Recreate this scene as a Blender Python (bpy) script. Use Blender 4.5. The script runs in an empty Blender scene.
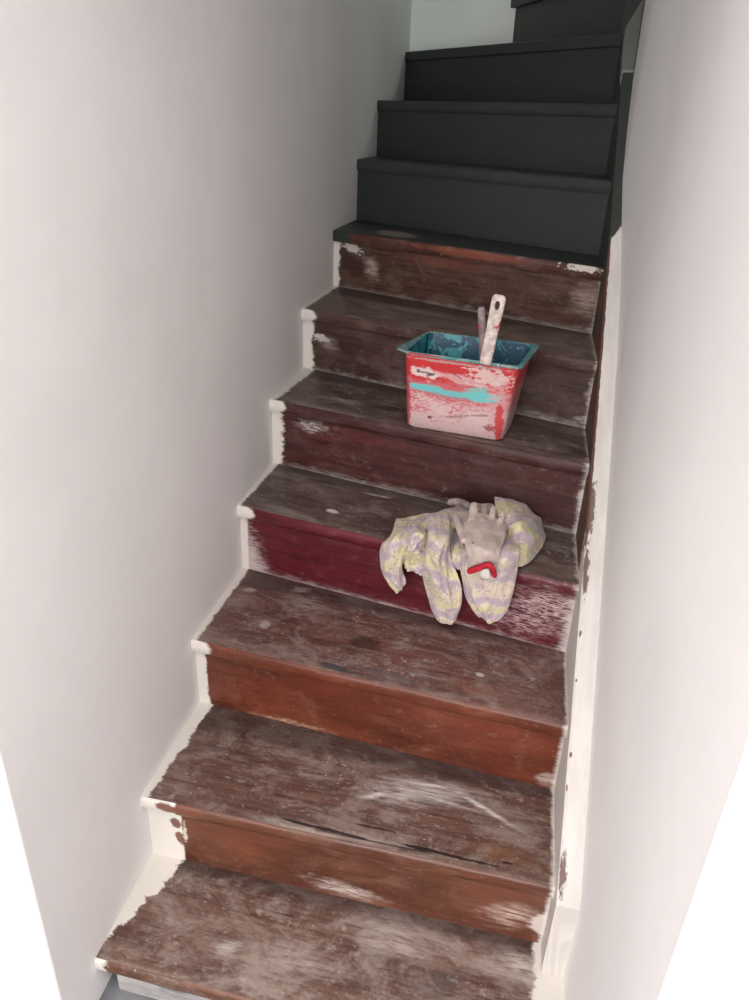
import bpy, bmesh, math, random
from mathutils import Vector, noise as mnoise
random.seed(7)
scene = bpy.context.scene
col = scene.collection

# ------------------------------------------------------------------ camera
FPX, CX, CY = 752.02, 374.5, 500.0
CAM = Vector((0.6348, -0.7629, 1.5910))
YAW, PIT, ROL = -0.1894, 0.4647, 0.0433
FW = Vector((math.sin(YAW)*math.cos(PIT), math.cos(YAW)*math.cos(PIT), -math.sin(PIT)))
_rt = Vector((math.cos(YAW), -math.sin(YAW), 0)); _up = _rt.cross(FW)
RT = math.cos(ROL)*_rt + math.sin(ROL)*_up
UP = -math.sin(ROL)*_rt + math.cos(ROL)*_up
cd = bpy.data.cameras.new('camera'); cam = bpy.data.objects.new('camera', cd); col.objects.link(cam)
from mathutils import Matrix
cam.matrix_world = Matrix(((RT.x, UP.x, -FW.x, CAM.x), (RT.y, UP.y, -FW.y, CAM.y), (RT.z, UP.z, -FW.z, CAM.z), (0, 0, 0, 1)))
cd.sensor_fit = 'VERTICAL'; cd.sensor_height = 36.0; cd.lens = FPX/1000*36.0
cd.clip_start = 0.01
scene.camera = cam

# ------------------------------------------------------------------ world, lights, exposure
wd = bpy.data.worlds.new('world'); scene.world = wd; wd.use_nodes = True
wd.node_tree.nodes['Background'].inputs[0].default_value = (0.80, 0.88, 1.0, 1)
wd.node_tree.nodes['Background'].inputs[1].default_value = 0.6
def area(name, loc, target, sx, sy, power, color):
    ld = bpy.data.lights.new(name, 'AREA'); ld.shape = 'RECTANGLE'; ld.size = sx; ld.size_y = sy
    ld.energy = power; ld.color = color
    o = bpy.data.objects.new(name, ld); col.objects.link(o); o.location = loc
    o.rotation_euler = (Vector(target)-Vector(loc)).to_track_quat('-Z', 'Z').to_euler()
    return o
area('window_daylight', (0.2, -3.02, 1.6), (0.2, 0, 1.6), 2.2, 1.6, 76, (1.0, 0.97, 0.96))
area('side_fill_light', (-1.90, -1.7, 1.6), (0.4, -1.7, 1.6), 1.9, 1.6, 11, (1.0, 0.97, 0.97))  # fill added to brighten the right wall, no window is built here
area('side_fill_light', (2.60, -1.7, 1.6), (0.4, -1.7, 1.6), 1.9, 1.6, 11, (0.98, 0.98, 1.0))  # fill added to brighten the left wall, no window is built here
area('overhead_fill_light', (0.35, -0.95, 2.58), (0.35, -0.95, 0), 1.6, 0.9, 20, (1.0, 0.97, 0.95))  # unseen overhead fill, added to lighten the tread tops
area('landing_daylight', (1.9, 2.45, 3.3), (0.3, 2.5, 2.6), 0.6, 0.8, 3.0, (0.86, 1.0, 0.93))
scene.view_settings.view_transform = 'Standard'; scene.view_settings.look = 'None'
scene.view_settings.gamma = 1.0; scene.view_settings.use_curve_mapping = False
scene.view_settings.exposure = 0.36

# ------------------------------------------------------------------ stair data (metres)
YL = [-0.015, 0.203, 0.473, 0.771, 1.025, 1.315, 1.657, 1.964, 2.269, 2.800]
YR = [-0.025, 0.193, 0.407, 0.626, 0.834, 1.043, 1.294, 1.485, 1.723, 1.950]
ZT = [0.184, 0.368, 0.557, 0.744, 0.932, 1.109, 1.283, 1.478, 1.665, 1.858]
NOSE, TH, FLOOR, YBACK = 0.0188, 0.034, 0.075, 2.90
def xr(y): return 0.8152 - 0.0056*y
_wd = [(-0.3, .042), (0.1, .0405), (1.0, .038), (1.15, .034), (1.3, .027), (1.42, .021), (1.6, .024), (1.69, .029), (1.94, .047), (2.1, .05)]
def wallx(y):
    for (a, p), (b, q) in zip(_wd, _wd[1:]):
        if y <= b or b == 2.1:
            return xr(y) + p + (q-p)*(y-a)/(b-a)
A = [Vector((0, YL[k], ZT[k])) for k in range(10)]
B = [Vector((xr(YR[k]), YR[k], ZT[k])) for k in range(10)]
def ynose(k, x):      # y of the front edge of tread k (1-based) at x
    a, b = A[k-1], B[k-1]; return a.y + (b.y-a.y)*x/b.x
# photo pixel -> ray; the distance comes from the tread, riser or string that the thing touches
def ray(px, py): return FW + RT*((px-CX)/FPX) + UP*((CY-py)/FPX)
def on_z(px, py, z): d = ray(px, py); return CAM + d*((z-CAM.z)/d.z)
def on_plane(px, py, p, n): d = ray(px, py); return CAM + d*((p-CAM).dot(n)/d.dot(n))
def on_nose(px, py, k, off):   # vertical plane parallel to the front edge of tread k, off metres in front of it
    a, b = A[k-1], B[k-1]; n = Vector((b.y-a.y, -(b.x-a.x), 0)).normalized()
    return on_plane(px, py, a + n*off, n)
def uv_tread(k, px, py): p = on_z(px, py, ZT[k-1]); return p.x, p.y - ynose(k, p.x)
def uv_riser(k, px, py): p = on_nose(px, py, k, -NOSE); return p.x, p.z - (ZT[k-2] if k > 1 else FLOOR)

# ------------------------------------------------------------------ helpers
def s2l(c): return c/12.92 if c <= .04045 else ((c+.055)/1.055)**2.4
def rgb(r, g, b): return (s2l(r/255), s2l(g/255), s2l(b/255), 1)
class NT:
    def __init__(s, name, rough=0.6, spec=0.35):
        s.m = bpy.data.materials.new(name); s.m.use_nodes = True; s.t = s.m.node_tree
        s.b = s.t.nodes['Principled BSDF']; s.b.inputs['Roughness'].default_value = rough
        s.b.inputs['Specular IOR Level'].default_value = spec
    def node(s, typ): return s.t.nodes.new(typ)
    def put(s, sock, v):
        if hasattr(v, 'is_linked') or isinstance(v, bpy.types.NodeSocket): s.t.links.new(v, sock)
        else: sock.default_value = v
    def math(s, op, a, b=0.0, c=None, clamp=False):
        n = s.node('ShaderNodeMath'); n.operation = op; n.use_clamp = clamp
        s.put(n.inputs[0], a); s.put(n.inputs[1], b)
        if c is not None: s.put(n.inputs[2], c)
        return n.outputs[0]
    def mix(s, f, a, b):
        n = s.node('ShaderNodeMix'); n.data_type = 'RGBA'
        s.put(n.inputs[0], f); s.put(n.inputs[6], a); s.put(n.inputs[7], b); return n.outputs[2]
    def sm(s, v, lo, hi):
        n = s.node('ShaderNodeMapRange'); n.interpolation_type = 'SMOOTHSTEP'
        s.put(n.inputs[0], v); n.inputs[1].default_value = lo; n.inputs[2].default_value = hi; return n.outputs[0]
    def vec(s, x, y, z=0.0):
        n = s.node('ShaderNodeCombineXYZ'); s.put(n.inputs[0], x); s.put(n.inputs[1], y); s.put(n.inputs[2], z); return n.outputs[0]
    def uv(s):
        n = s.node('ShaderNodeUVMap'); n.uv_map = 'UVMap'
        x = s.node('ShaderNodeSeparateXYZ'); s.t.links.new(n.outputs[0], x.inputs[0]); return x.outputs[0], x.outputs[1]
    def obj(s):
        n = s.node('ShaderNodeTexCoord'); return n.outputs['Object']
    def noise(s, v, scale=1.0, detail=3.0, rough=0.55, dist=0.0):
        n = s.node('ShaderNodeTexNoise'); s.put(n.inputs['Vector'], v); n.inputs['Scale'].default_value = scale
        n.inputs['Detail'].default_value = detail; n.inputs['Roughness'].default_value = rough; n.inputs['Distortion'].default_value = dist
        return n.outputs[0]
    def n2(s, u, v, su, sv, seed=0.0, detail=3.0, rough=0.55, dist=0.0):
        return s.noise(s.vec(s.math('MULTIPLY', u, su), s.math('MULTIPLY', v, sv), seed), 1.0, detail, rough, dist)
    def bump(s, h, strength=0.3, dist=0.002):
        n = s.node('ShaderNodeBump'); n.inputs['Strength'].default_value = strength; n.inputs['Distance'].default_value = dist
        s.put(n.inputs['Height'], h); s.t.links.new(n.outputs[0], s.b.inputs['Normal'])
    def color(s, c): s.put(s.b.inputs['Base Color'], c)
def blob(N, u, v, c, spec, seed):
    u0, v0, ru, rv, rot, colr, stren, amp = spec[:8]; ns = spec[8] if len(spec) > 8 else 40; soft = spec[9] if len(spec) > 9 else .35
    du = N.math('SUBTRACT', u, u0); dv = N.math('SUBTRACT', v, v0); cr, sr = math.cos(rot), math.sin(rot)
    a = N.math('ADD', N.math('MULTIPLY', du, cr/ru), N.math('MULTIPLY', dv, sr/ru))
    b = N.math('ADD', N.math('MULTIPLY', du, -sr/rv), N.math('MULTIPLY', dv, cr/rv))
    d = N.math('SQRT', N.math('ADD', N.math('MULTIPLY', a, a), N.math('MULTIPLY', b, b)))
    n = N.n2(u, v, ns*.45, ns, seed+u0*31, 4, .65)
    e = N.math('ADD', N.math('SUBTRACT', 1.0, d), N.math('MULTIPLY', N.math('SUBTRACT', n, .5), amp*2))
    m = N.math('MULTIPLY', N.sm(e, 0.0, soft), stren)
    if soft > .5:      # dust, smears and painted shade: broken up by the grain
        g = N.sm(N.n2(u, v, 24, 150, seed+u0*17+5, 4, .65), .30, .62) if ns < 80 else N.sm(N.n2(u, v, 55, 380, seed+u0*17+5, 4, .7), .40, .60); m = N.math('MULTIPLY', m, g)
    return N.mix(m, c, colr)
def wood(name, dark, mid, dust, dust_amt, seed, left=None, right=None, bottom=None, back=None, blobs=(), specks=.5,
         rough=.55, paint=rgb(216, 210, 203), streak=1.0, lefts=None, post=(), sq=False):
    """stripped, dusty stair timber; u = metres from the left wall, v = metres from the front or bottom edge"""
    N = NT(name, rough); u, v = N.uv()
    sc = lambda c, f: (c[0]*f, c[1]*f, c[2]*f, 1)
    dark, mid, dust = sc(dark, .62), sc(mid, .76), sc(dust, .86)
    grain = N.n2(u, v, 5, 110, seed, 6, .66, .3); broad = N.n2(u, v, 3.5, 12, seed+3, 4, .6, .4)
    c = N.mix(N.sm(N.math('ADD', N.math('MULTIPLY', grain, .65*streak), N.math('MULTIPLY', broad, 1-.65*streak)), .34, .66), dark, mid)
    cloud = N.n2(u, v, 9, 13, seed+7, 7, .70, .9); fine = N.n2(u, v, 26, 230, seed+9, 4, .65); grit = N.n2(u, v, 120, 160, seed+10, 3, .6)
    dsum = N.math('ADD', N.math('ADD', N.math('MULTIPLY', cloud, .68), N.math('MULTIPLY', fine, .17)), N.math('MULTIPLY', grit, .15))
    dm = N.sm(dsum, .50-.11*dust_amt, .68-.06*dust_amt)
    c = N.mix(N.math('MULTIPLY', dm, min(.9, .3+.6*dust_amt)), c, dust)
    if specks:
        dk = N.sm(N.n2(u, v, 9, 60, seed+15, 5, .65, .4), .57, .72); c = N.mix(N.math('MULTIPLY', dk, .65), c, (dark[0]*.55, dark[1]*.55, dark[2]*.58, 1))
        sp = N.sm(N.n2(u, v, 105, 130, seed+11, 2, .5), .69-.02*specks, .73); c = N.mix(N.math('MULTIPLY', sp, .55*specks), c, rgb(205, 196, 186))
        blot = N.math('MULTIPLY', N.sm(N.n2(u, v, 40, 50, seed+13, 3, .55), .59, .74), N.sm(N.n2(u, v, 6, 9, seed+14, 2), .42, .6)); c = N.mix(N.math('MULTIPLY', blot, .75*specks), c, rgb(186, 176, 168))
    if back:   # corner shade at the back of a tread, painted as a dark strip
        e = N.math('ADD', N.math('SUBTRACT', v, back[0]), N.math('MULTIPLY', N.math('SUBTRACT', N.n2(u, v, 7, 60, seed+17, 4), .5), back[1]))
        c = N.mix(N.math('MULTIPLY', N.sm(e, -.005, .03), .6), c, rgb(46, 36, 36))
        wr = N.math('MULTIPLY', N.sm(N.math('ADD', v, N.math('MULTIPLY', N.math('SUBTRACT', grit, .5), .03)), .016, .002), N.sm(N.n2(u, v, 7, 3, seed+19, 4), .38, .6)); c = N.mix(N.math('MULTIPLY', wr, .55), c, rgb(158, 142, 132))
    for i, bsp in enumerate(blobs): c = blob(N, u, v, c, bsp, seed+20+i)
    pm = None
    def edge(spec, dist, sd):
        w0, w1, amp, soft, other = spec
        jag = N.n2(u, v, 26, 34, seed+sd, 6, .7, .5); dry = N.n2(u, v, 40, 260, seed+sd+1, 3, .6)
        e = N.math('ADD', N.math('SUBTRACT', N.math('ADD', w0, N.math('MULTIPLY', other, w1)), dist),
                   N.math('ADD', N.math('MULTIPLY', N.math('SUBTRACT', jag, .5), amp*2), N.math('MULTIPLY', N.math('SUBTRACT', dry, .5), soft*3)))
        return N.sm(e, -.002-soft, .002+soft)
    if left: pm = edge((*left, N.math('MULTIPLY', v, v) if sq else v), u, 31)
    if lefts:
        m = N.math('MULTIPLY', edge((*lefts, v), u, 47), .6); pm = N.math('MAXIMUM', pm, m) if pm else m
    if right:
        m = N.math('MULTIPLY', edge((*right[:4], v), N.math('SUBTRACT', .815, u), 37), right[4]); pm = N.math('MAXIMUM', pm, m) if pm else m
    if bottom:
        m = N.math('MULTIPLY', edge((*bottom[:4], u), v, 41), bottom[4]); pm = N.math('MAXIMUM', pm, m) if pm else m
    if pm: c = N.mix(pm, c, paint)
    for i, bsp in enumerate(post): c = blob(N, u, v, c, bsp, seed+80+i)
    N.color(c)
    r = N.math('ADD', rough-.12, N.math('MULTIPLY', dm, .3)); N.put(N.b.inputs['Roughness'], r)
    h = N.math('ADD', N.math('MULTIPLY', grain, .6), N.math('MULTIPLY', fine, .4))
    if pm: h = N.math('ADD', h, N.math('MULTIPLY', pm, .9))
    N.bump(h, .35, .0015)
    return N.m
def smooth(o, ang=40):
    for p in o.data.polygons: p.use_smooth = True
    md = o.modifiers.new('auto', 'EDGE_SPLIT'); md.split_angle = math.radians(ang)
def mesh(name, verts, faces, mats, parent=None, uvs=None, mi=None, sm=None):
    me = bpy.data.meshes.new(name); me.from_pydata([tuple(v) for v in verts], [], faces)
    for m in (mats if isinstance(mats, (list, tuple)) else [mats]): me.materials.append(m)
    if uvs:
        L = me.uv_layers.new(name='UVMap')
        for lp in me.loops: L.data[lp.index].uv = uvs[lp.vertex_index] if not callable(uvs) else (0, 0)
    if mi:
        for p, i in zip(me.polygons, mi): p.material_index = i
    o = bpy.data.objects.new(name, me); col.objects.link(o)
    if parent:
        o.parent = parent; o.matrix_parent_inverse = parent.matrix_world.inverted()
    if sm: smooth(o, sm)
    return o
def fix_normals(o):
    bm = bmesh.new(); bm.from_mesh(o.data); bmesh.ops.recalc_face_normals(bm, faces=bm.faces); bm.to_mesh(o.data); bm.free()
def prism(name, poly, z0, z1, mat, parent=None, bev=0.0):      # plan polygon extruded upwards
    n = len(poly); v = [(x, y, z0) for x, y in poly] + [(x, y, z1) for x, y in poly]
    f = [tuple(range(n)), tuple(range(n, 2*n))] + [(i, (i+1) % n, n+(i+1) % n, n+i) for i in range(n)]
    o = mesh(name, v, f, mat, parent); fix_normals(o)
    if bev:
        b = o.modifiers.new('bevel', 'BEVEL'); b.width = bev; b.segments = 2; b.limit_method = 'ANGLE'
    return o
def rect(x0, y0, x1, y1): return [(x0, y0), (x1, y0), (x1, y1), (x0, y1)]
def struct(o): o['kind'] = 'structure'; return o
def empty(name, loc):
    o = bpy.data.objects.new(name, None); col.objects.link(o); o.location = loc; o.empty_display_size = .05
    bpy.context.view_layer.update(); return o
def tag(o, label, cat, group=None):
    o['label'] = label; o['category'] = cat
    if group: o['group'] = group
    return o

# ------------------------------------------------------------------ materials of the setting
def plaster(name, c, amt=.03):
    N = NT(name, .75, .2); o = N.obj(); n = N.noise(o, 2.2, 4); f = N.noise(o, 160, 2)
    c2 = (c[0]*(1-amt*2), c[1]*(1-amt*2), c[2]*(1-amt*2), 1)
    N.color(N.mix(N.sm(n, .35, .65), c2, c)); N.bump(f, .12, .001); return N.m
M_wall = plaster('wall_paint', rgb(235, 232, 231)); M_back = plaster('landing_paint', rgb(226, 232, 227)); M_ceil = plaster('ceiling_paint', rgb(225, 222, 218))
def floor_mat():
    N = NT('grey_floor', .5); o = N.obj(); n = N.noise(o, 14, 5); N.color(N.mix(N.sm(n, .3, .7), rgb(104, 106, 110), rgb(130, 131, 134))); return N.m
M_floor = floor_mat()

# ------------------------------------------------------------------ the setting
ZH = 4.1
struct(prism('wall_left', rect(-.14, -.113, 0, YBACK+.12), -.02, ZH, M_wall, bev=.004))
struct(prism('wall_front_left', rect(-1.95, -.113, -.14, .007), -.02, 2.62, M_wall))
ys = [-.24, -.1, .1, .4, .7, 1.0, 1.15, 1.3, 1.42, 1.55, 1.69, 1.8, 1.94, 2.06]
struct(prism('wall_right', [(wallx(y), y) for y in ys] + [(1.0, 2.06), (1.0, -.24)], -.02, ZH, M_wall, bev=.004))
struct(prism('wall_front_right', rect(1.0, -.24, 2.65, -.12), -.02, 2.62, M_wall))
struct(prism('wall_back', rect(0, YBACK, 2.2, YBACK+.12), -.02, ZH, M_back))
struct(prism('wall_landing', rect(2.08, 2.06, 2.2, YBACK), -.02, ZH, M_back))
struct(prism('wall_landing_front', rect(1.0, 1.94, 2.2, 2.06), -.02, ZH, M_back))
struct(prism('floor', rect(-1.95, -3.15, 2.65, 2.98), -.06, FLOOR, M_floor))
struct(prism('wall_room_left', rect(-2.07, -3.15, -1.95, .007), -.02, 2.62, M_wall))
struct(prism('wall_room_right', rect(2.65, -3.15, 2.77, -.12), -.02, 2.62, M_wall))
struct(prism('ceiling', rect(-2.07, -3.15, 2.77, -.05), 2.62, 2.74, M_ceil))
# rear wall of the room with its window opening, and the frame of that window
def box_v(x0, y0, z0, x1, y1, z1):
    return [(x0, y0, z0), (x1, y0, z0), (x1, y1, z0), (x0, y1, z0), (x0, y0, z1), (x1, y0, z1), (x1, y1, z1), (x0, y1, z1)]
BF = [(0, 3, 2, 1), (4, 5, 6, 7), (0, 1, 5, 4), (1, 2, 6, 5), (2, 3, 7, 6), (3, 0, 4, 7)]
def boxes(name, bs, mat, parent=None, bev=0):
    v = []; f = []
    for b in bs: n = len(v); v += box_v(*b); f += [tuple(i+n for i in q) for q in BF]
    o = mesh(name, v, f, mat, parent)
    if bev: m = o.modifiers.new('bevel', 'BEVEL'); m.width = bev; m.segments = 2
    return o
wx0, wx1, wz0, wz1 = -1.1, .9, .75, 2.35
struct(boxes('wall_rear', [(-2.07, -3.27, -.02, wx0, -3.15, 2.62), (wx1, -3.27, -.02, 2.77, -3.15, 2.62), (wx0, -3.27, -.02, wx1, -3.15, wz0), (wx0, -3.27, wz1, wx1, -3.15, 2.62)], M_wall))
struct(boxes('window_1', [(wx0, -3.23, wz0, wx0+.06, -3.17, wz1), (wx1-.06, -3.23, wz0, wx1, -3.17, wz1), (wx0+.06, -3.23, wz0, wx1-.06, -3.17, wz0+.06), (wx0+.06, -3.23, wz1-.06, wx1-.06, -3.17, wz1), (-.13, -3.23, wz0+.06, -.07, -3.17, wz1-.06)], M_wall))
# sloping ceiling over the flight
sv = [(-.14, -.11, 2.55), (1.0, -.11, 2.55), (1.0, 2.0, 3.75), (-.14, 2.0, 3.75), (-.14, -.11, 2.74), (1.0, -.11, 2.74), (1.0, 2.0, 4.1), (-.14, 2.0, 4.1)]
struct(mesh('ceiling_stairwell', sv, BF, M_ceil))
struct(prism('ceiling_landing', rect(-.14, 2.0, 2.2, YBACK+.12), 3.75, 4.1, M_ceil))

# ------------------------------------------------------------------ stair materials
def dark_paint(name, c=rgb(49, 54, 52), blobs=()):
    N = NT(name, .5, .4); u, v = N.uv(); n = N.n2(u, v, 8, 26, 2, 4); f = N.n2(u, v, 60, 200, 5, 3)
    cc = N.mix(N.sm(n, .3, .7), (c[0]*.85, c[1]*.86, c[2]*.86, 1), c)
    for i, b in enumerate(blobs): cc = blob(N, u, v, cc, b, 60+i)
    N.color(cc); N.bump(f, .15, .001); return N.m
DK, BR, LT = rgb(70, 48, 43), rgb(112, 74, 62), rgb(150, 132, 122)
CREAM, WHT, BLK = rgb(220, 215, 207), rgb(214, 206, 200), rgb(34, 28, 28)
def bt(k, px, py, ru, rv, rot, c, s, amp=.5, ns=40, soft=.35): u, v = uv_tread(k, px, py); return (u, v, ru, rv, rot, c, s, amp, ns, soft)
def ds(k, px, py, ru, rv, rot, c, s, amp=.6, ns=30): return bt(k, px, py, ru, rv, rot, c, s, amp, ns, 1.1)
def br(k, px, py, ru, rv, rot, c, s, amp=.5, ns=40, soft=.35): u, v = uv_riser(k, px, py); return (u, v, ru, rv, rot, c, s, amp, ns, soft)
def dr(k, px, py, ru, rv, rot, c, s, amp=.7, ns=50): return br(k, px, py, ru, rv, rot, c, s, amp, ns, 1.0)
TM = {}; RM = {}
CH = rgb(196, 188, 182)
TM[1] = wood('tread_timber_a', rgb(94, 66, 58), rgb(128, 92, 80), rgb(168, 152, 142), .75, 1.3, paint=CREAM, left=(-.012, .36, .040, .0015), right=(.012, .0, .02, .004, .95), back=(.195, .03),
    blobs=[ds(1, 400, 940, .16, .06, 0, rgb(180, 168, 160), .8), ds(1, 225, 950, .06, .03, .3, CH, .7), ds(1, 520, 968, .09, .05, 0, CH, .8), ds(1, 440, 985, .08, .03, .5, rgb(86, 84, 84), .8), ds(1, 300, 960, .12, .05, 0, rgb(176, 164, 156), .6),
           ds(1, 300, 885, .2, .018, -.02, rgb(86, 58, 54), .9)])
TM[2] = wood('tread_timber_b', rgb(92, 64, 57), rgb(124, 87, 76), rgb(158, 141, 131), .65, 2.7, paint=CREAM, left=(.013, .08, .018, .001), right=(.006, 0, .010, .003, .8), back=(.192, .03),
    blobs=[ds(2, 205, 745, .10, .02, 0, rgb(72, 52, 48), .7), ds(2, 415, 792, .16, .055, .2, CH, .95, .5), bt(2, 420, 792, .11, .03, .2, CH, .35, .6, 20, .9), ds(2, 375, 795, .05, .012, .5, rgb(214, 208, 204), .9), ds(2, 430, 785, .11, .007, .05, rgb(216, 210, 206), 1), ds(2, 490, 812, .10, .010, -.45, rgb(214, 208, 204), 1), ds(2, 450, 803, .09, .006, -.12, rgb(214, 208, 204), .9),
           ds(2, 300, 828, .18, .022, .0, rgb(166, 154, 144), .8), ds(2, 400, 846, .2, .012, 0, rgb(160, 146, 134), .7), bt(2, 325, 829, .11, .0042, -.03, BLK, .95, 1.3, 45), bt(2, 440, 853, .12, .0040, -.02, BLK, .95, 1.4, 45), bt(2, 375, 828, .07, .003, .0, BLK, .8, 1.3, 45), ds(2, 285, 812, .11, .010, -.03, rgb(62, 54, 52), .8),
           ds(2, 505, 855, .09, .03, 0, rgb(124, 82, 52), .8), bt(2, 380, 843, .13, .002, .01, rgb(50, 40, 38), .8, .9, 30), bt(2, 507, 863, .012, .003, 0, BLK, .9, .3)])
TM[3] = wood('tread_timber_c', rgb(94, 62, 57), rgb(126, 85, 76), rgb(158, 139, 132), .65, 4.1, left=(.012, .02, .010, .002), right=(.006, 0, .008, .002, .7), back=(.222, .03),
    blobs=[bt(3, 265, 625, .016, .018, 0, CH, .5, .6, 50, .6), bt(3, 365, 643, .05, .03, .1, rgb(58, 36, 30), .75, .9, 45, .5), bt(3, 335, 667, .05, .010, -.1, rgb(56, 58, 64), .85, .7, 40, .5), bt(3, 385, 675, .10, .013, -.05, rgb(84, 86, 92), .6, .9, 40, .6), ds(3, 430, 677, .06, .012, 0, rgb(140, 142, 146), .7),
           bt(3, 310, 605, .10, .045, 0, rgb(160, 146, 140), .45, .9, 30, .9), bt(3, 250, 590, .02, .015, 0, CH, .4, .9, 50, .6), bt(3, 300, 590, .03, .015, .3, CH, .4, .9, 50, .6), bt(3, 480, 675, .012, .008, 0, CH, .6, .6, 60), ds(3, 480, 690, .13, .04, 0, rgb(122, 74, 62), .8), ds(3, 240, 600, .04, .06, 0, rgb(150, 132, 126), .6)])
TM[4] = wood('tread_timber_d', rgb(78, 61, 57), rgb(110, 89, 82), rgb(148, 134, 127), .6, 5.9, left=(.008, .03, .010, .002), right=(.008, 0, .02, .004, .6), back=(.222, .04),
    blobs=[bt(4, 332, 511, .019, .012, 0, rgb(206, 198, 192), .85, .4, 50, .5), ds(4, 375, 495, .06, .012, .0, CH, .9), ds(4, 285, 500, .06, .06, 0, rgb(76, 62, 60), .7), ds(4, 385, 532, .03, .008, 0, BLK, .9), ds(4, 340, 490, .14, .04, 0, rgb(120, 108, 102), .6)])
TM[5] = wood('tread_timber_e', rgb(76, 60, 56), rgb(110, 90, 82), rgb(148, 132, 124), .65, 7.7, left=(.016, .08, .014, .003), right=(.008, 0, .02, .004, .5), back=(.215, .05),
    blobs=[bt(5, 372, 421, .06, .010, .0, rgb(206, 196, 190), .85, .4, 30, .5), ds(5, 340, 400, .10, .03, 0, rgb(150, 134, 127), .8), ds(5, 550, 430, .08, .06, 0, rgb(60, 47, 44), .8)])  # last blob: cast shadow of the bucket, painted into the tread
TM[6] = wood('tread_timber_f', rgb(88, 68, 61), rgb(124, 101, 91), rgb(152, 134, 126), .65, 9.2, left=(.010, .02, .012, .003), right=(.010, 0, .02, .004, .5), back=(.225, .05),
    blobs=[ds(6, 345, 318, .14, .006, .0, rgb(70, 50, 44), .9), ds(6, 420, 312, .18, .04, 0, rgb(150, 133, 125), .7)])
RM[1] = wood('riser_timber_a', rgb(176, 172, 170), rgb(210, 205, 202), rgb(150, 146, 146), .5, 11.1, blobs=[dr(1, 168, 990, .06, .03, 0, rgb(96, 96, 100), .9)], specks=.3)
OR1, OR2 = rgb(100, 49, 35), rgb(124, 64, 45)
RM[2] = wood('riser_timber_b', rgb(98, 58, 43), rgb(122, 74, 56), rgb(140, 100, 82), .3, 12.9, paint=CREAM, left=(.074, .0, .004, .0005), right=(.006, .0, .006, .004, .9), specks=.15, rough=.42, streak=.4,
    blobs=[dr(2, 345, 890, .10, .03, -.1, rgb(210, 196, 188), .95), dr(2, 510, 915, .075, .05, .4, rgb(186, 164, 154), .95), br(2, 545, 925, .035, .035, .7, rgb(206, 194, 186), .85, .5, 60), dr(2, 250, 850, .1, .05, 0, rgb(128, 72, 50), .5)],
    post=[(*uv_riser(2, 176, 823), .014, .016, .3, rgb(112, 68, 52), .95, .7, 45), (*uv_riser(2, 181, 838), .012, .022, .3, rgb(112, 68, 52), .95, .7, 45), (*uv_riser(2, 185, 832), .006, .03, .0, rgb(216, 206, 192), .8, 1.2, 170), (.055, .171, .03, .014, 0, rgb(112, 68, 52), .95, .5, 60), (.10, .171, .04, .02, 0, rgb(112, 68, 52), .95, .5, 60)])
RM[3] = wood('riser_timber_c', OR1, OR2, rgb(138, 86, 66), .25, 14.3, left=(.026, .0, .012, .001), right=(.008, 0, .008, .004, .7), post=[(.018, 0.174, .036, .020, 0, rgb(214, 208, 202), 1, .3, 60)], specks=.15, rough=.42, streak=.4,
    blobs=[br(3, 548, 780, .035, .025, .4, rgb(176, 156, 148), .8, .6, 60, .6), dr(3, 290, 722, .14, .010, 0, rgb(200, 170, 150), .7, .9, 90), dr(3, 330, 690, .12, .06, 0, rgb(104, 48, 34), .8), dr(3, 490, 735, .14, .06, 0, rgb(104, 46, 36), .6)])
RM[4] = wood('riser_timber_d', rgb(84, 23, 33), rgb(104, 30, 41), rgb(118, 58, 64), .12, 15.7, left=(.020, .0, .006, .002), lefts=(.07, -.45, .03, .030), right=(.02, -.08, .02, .012, .75), bottom=(.004, -.004, .012, .012, .4), post=[(.018, 0.172, .036, .020, 0, rgb(214, 208, 202), 1, .3, 60)], specks=.1, rough=.5,
    blobs=[dr(4, 550, 608, .13, .085, 0, rgb(190, 166, 166), 1, .9, 90), dr(4, 520, 622, .12, .04, 0, rgb(180, 150, 152), .9, .9, 90), dr(4, 250, 560, .05, .09, 0, rgb(170, 130, 132), .7, .9, 90)], paint=rgb(214, 204, 200))
RM[5] = wood('riser_timber_e', rgb(60, 32, 31), rgb(86, 45, 42), rgb(108, 84, 80), .35, 17.3, left=(.030, .0, .026, .004), right=(.010, 0, .015, .006, .7), bottom=(.004, .006, .022, .012, .26), post=[(.018, 0.173, .036, .020, 0, rgb(214, 208, 202), 1, .3, 60)], specks=.14,
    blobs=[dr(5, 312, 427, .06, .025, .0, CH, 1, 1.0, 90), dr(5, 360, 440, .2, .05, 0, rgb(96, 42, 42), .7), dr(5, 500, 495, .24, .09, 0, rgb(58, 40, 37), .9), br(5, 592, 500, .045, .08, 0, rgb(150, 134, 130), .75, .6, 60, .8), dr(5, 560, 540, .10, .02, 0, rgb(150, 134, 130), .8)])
RM[6] = wood('riser_timber_f', rgb(60, 39, 35), rgb(86, 58, 51), rgb(112, 92, 86), .4, 18.9, left=(.032, .0, .03, .004), right=(.008, 0, .015, .006, .6), bottom=(.004, .006, .022, .012, .26), post=[(.018, 0.162, .036, .020, 0, rgb(214, 208, 202), 1, .3, 60)], specks=.14,
    blobs=[br(6, 322, 338, .03, .012, 0, CH, .9, 1.4, 130), dr(6, 330, 345, .05, .03, 0, rgb(140, 124, 118), .8), dr(6, 540, 400, .12, .06, 0, rgb(56, 42, 40), .7), br(6, 595, 395, .03, .022, .2, rgb(176, 164, 158), .75, .6, 60, .6), br(6, 592, 420, .055, .018, .2, rgb(176, 164, 158), .75, .6, 60, .6)])  # dark blob beside the bucket: its cast shadow, painted into the riser
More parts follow.
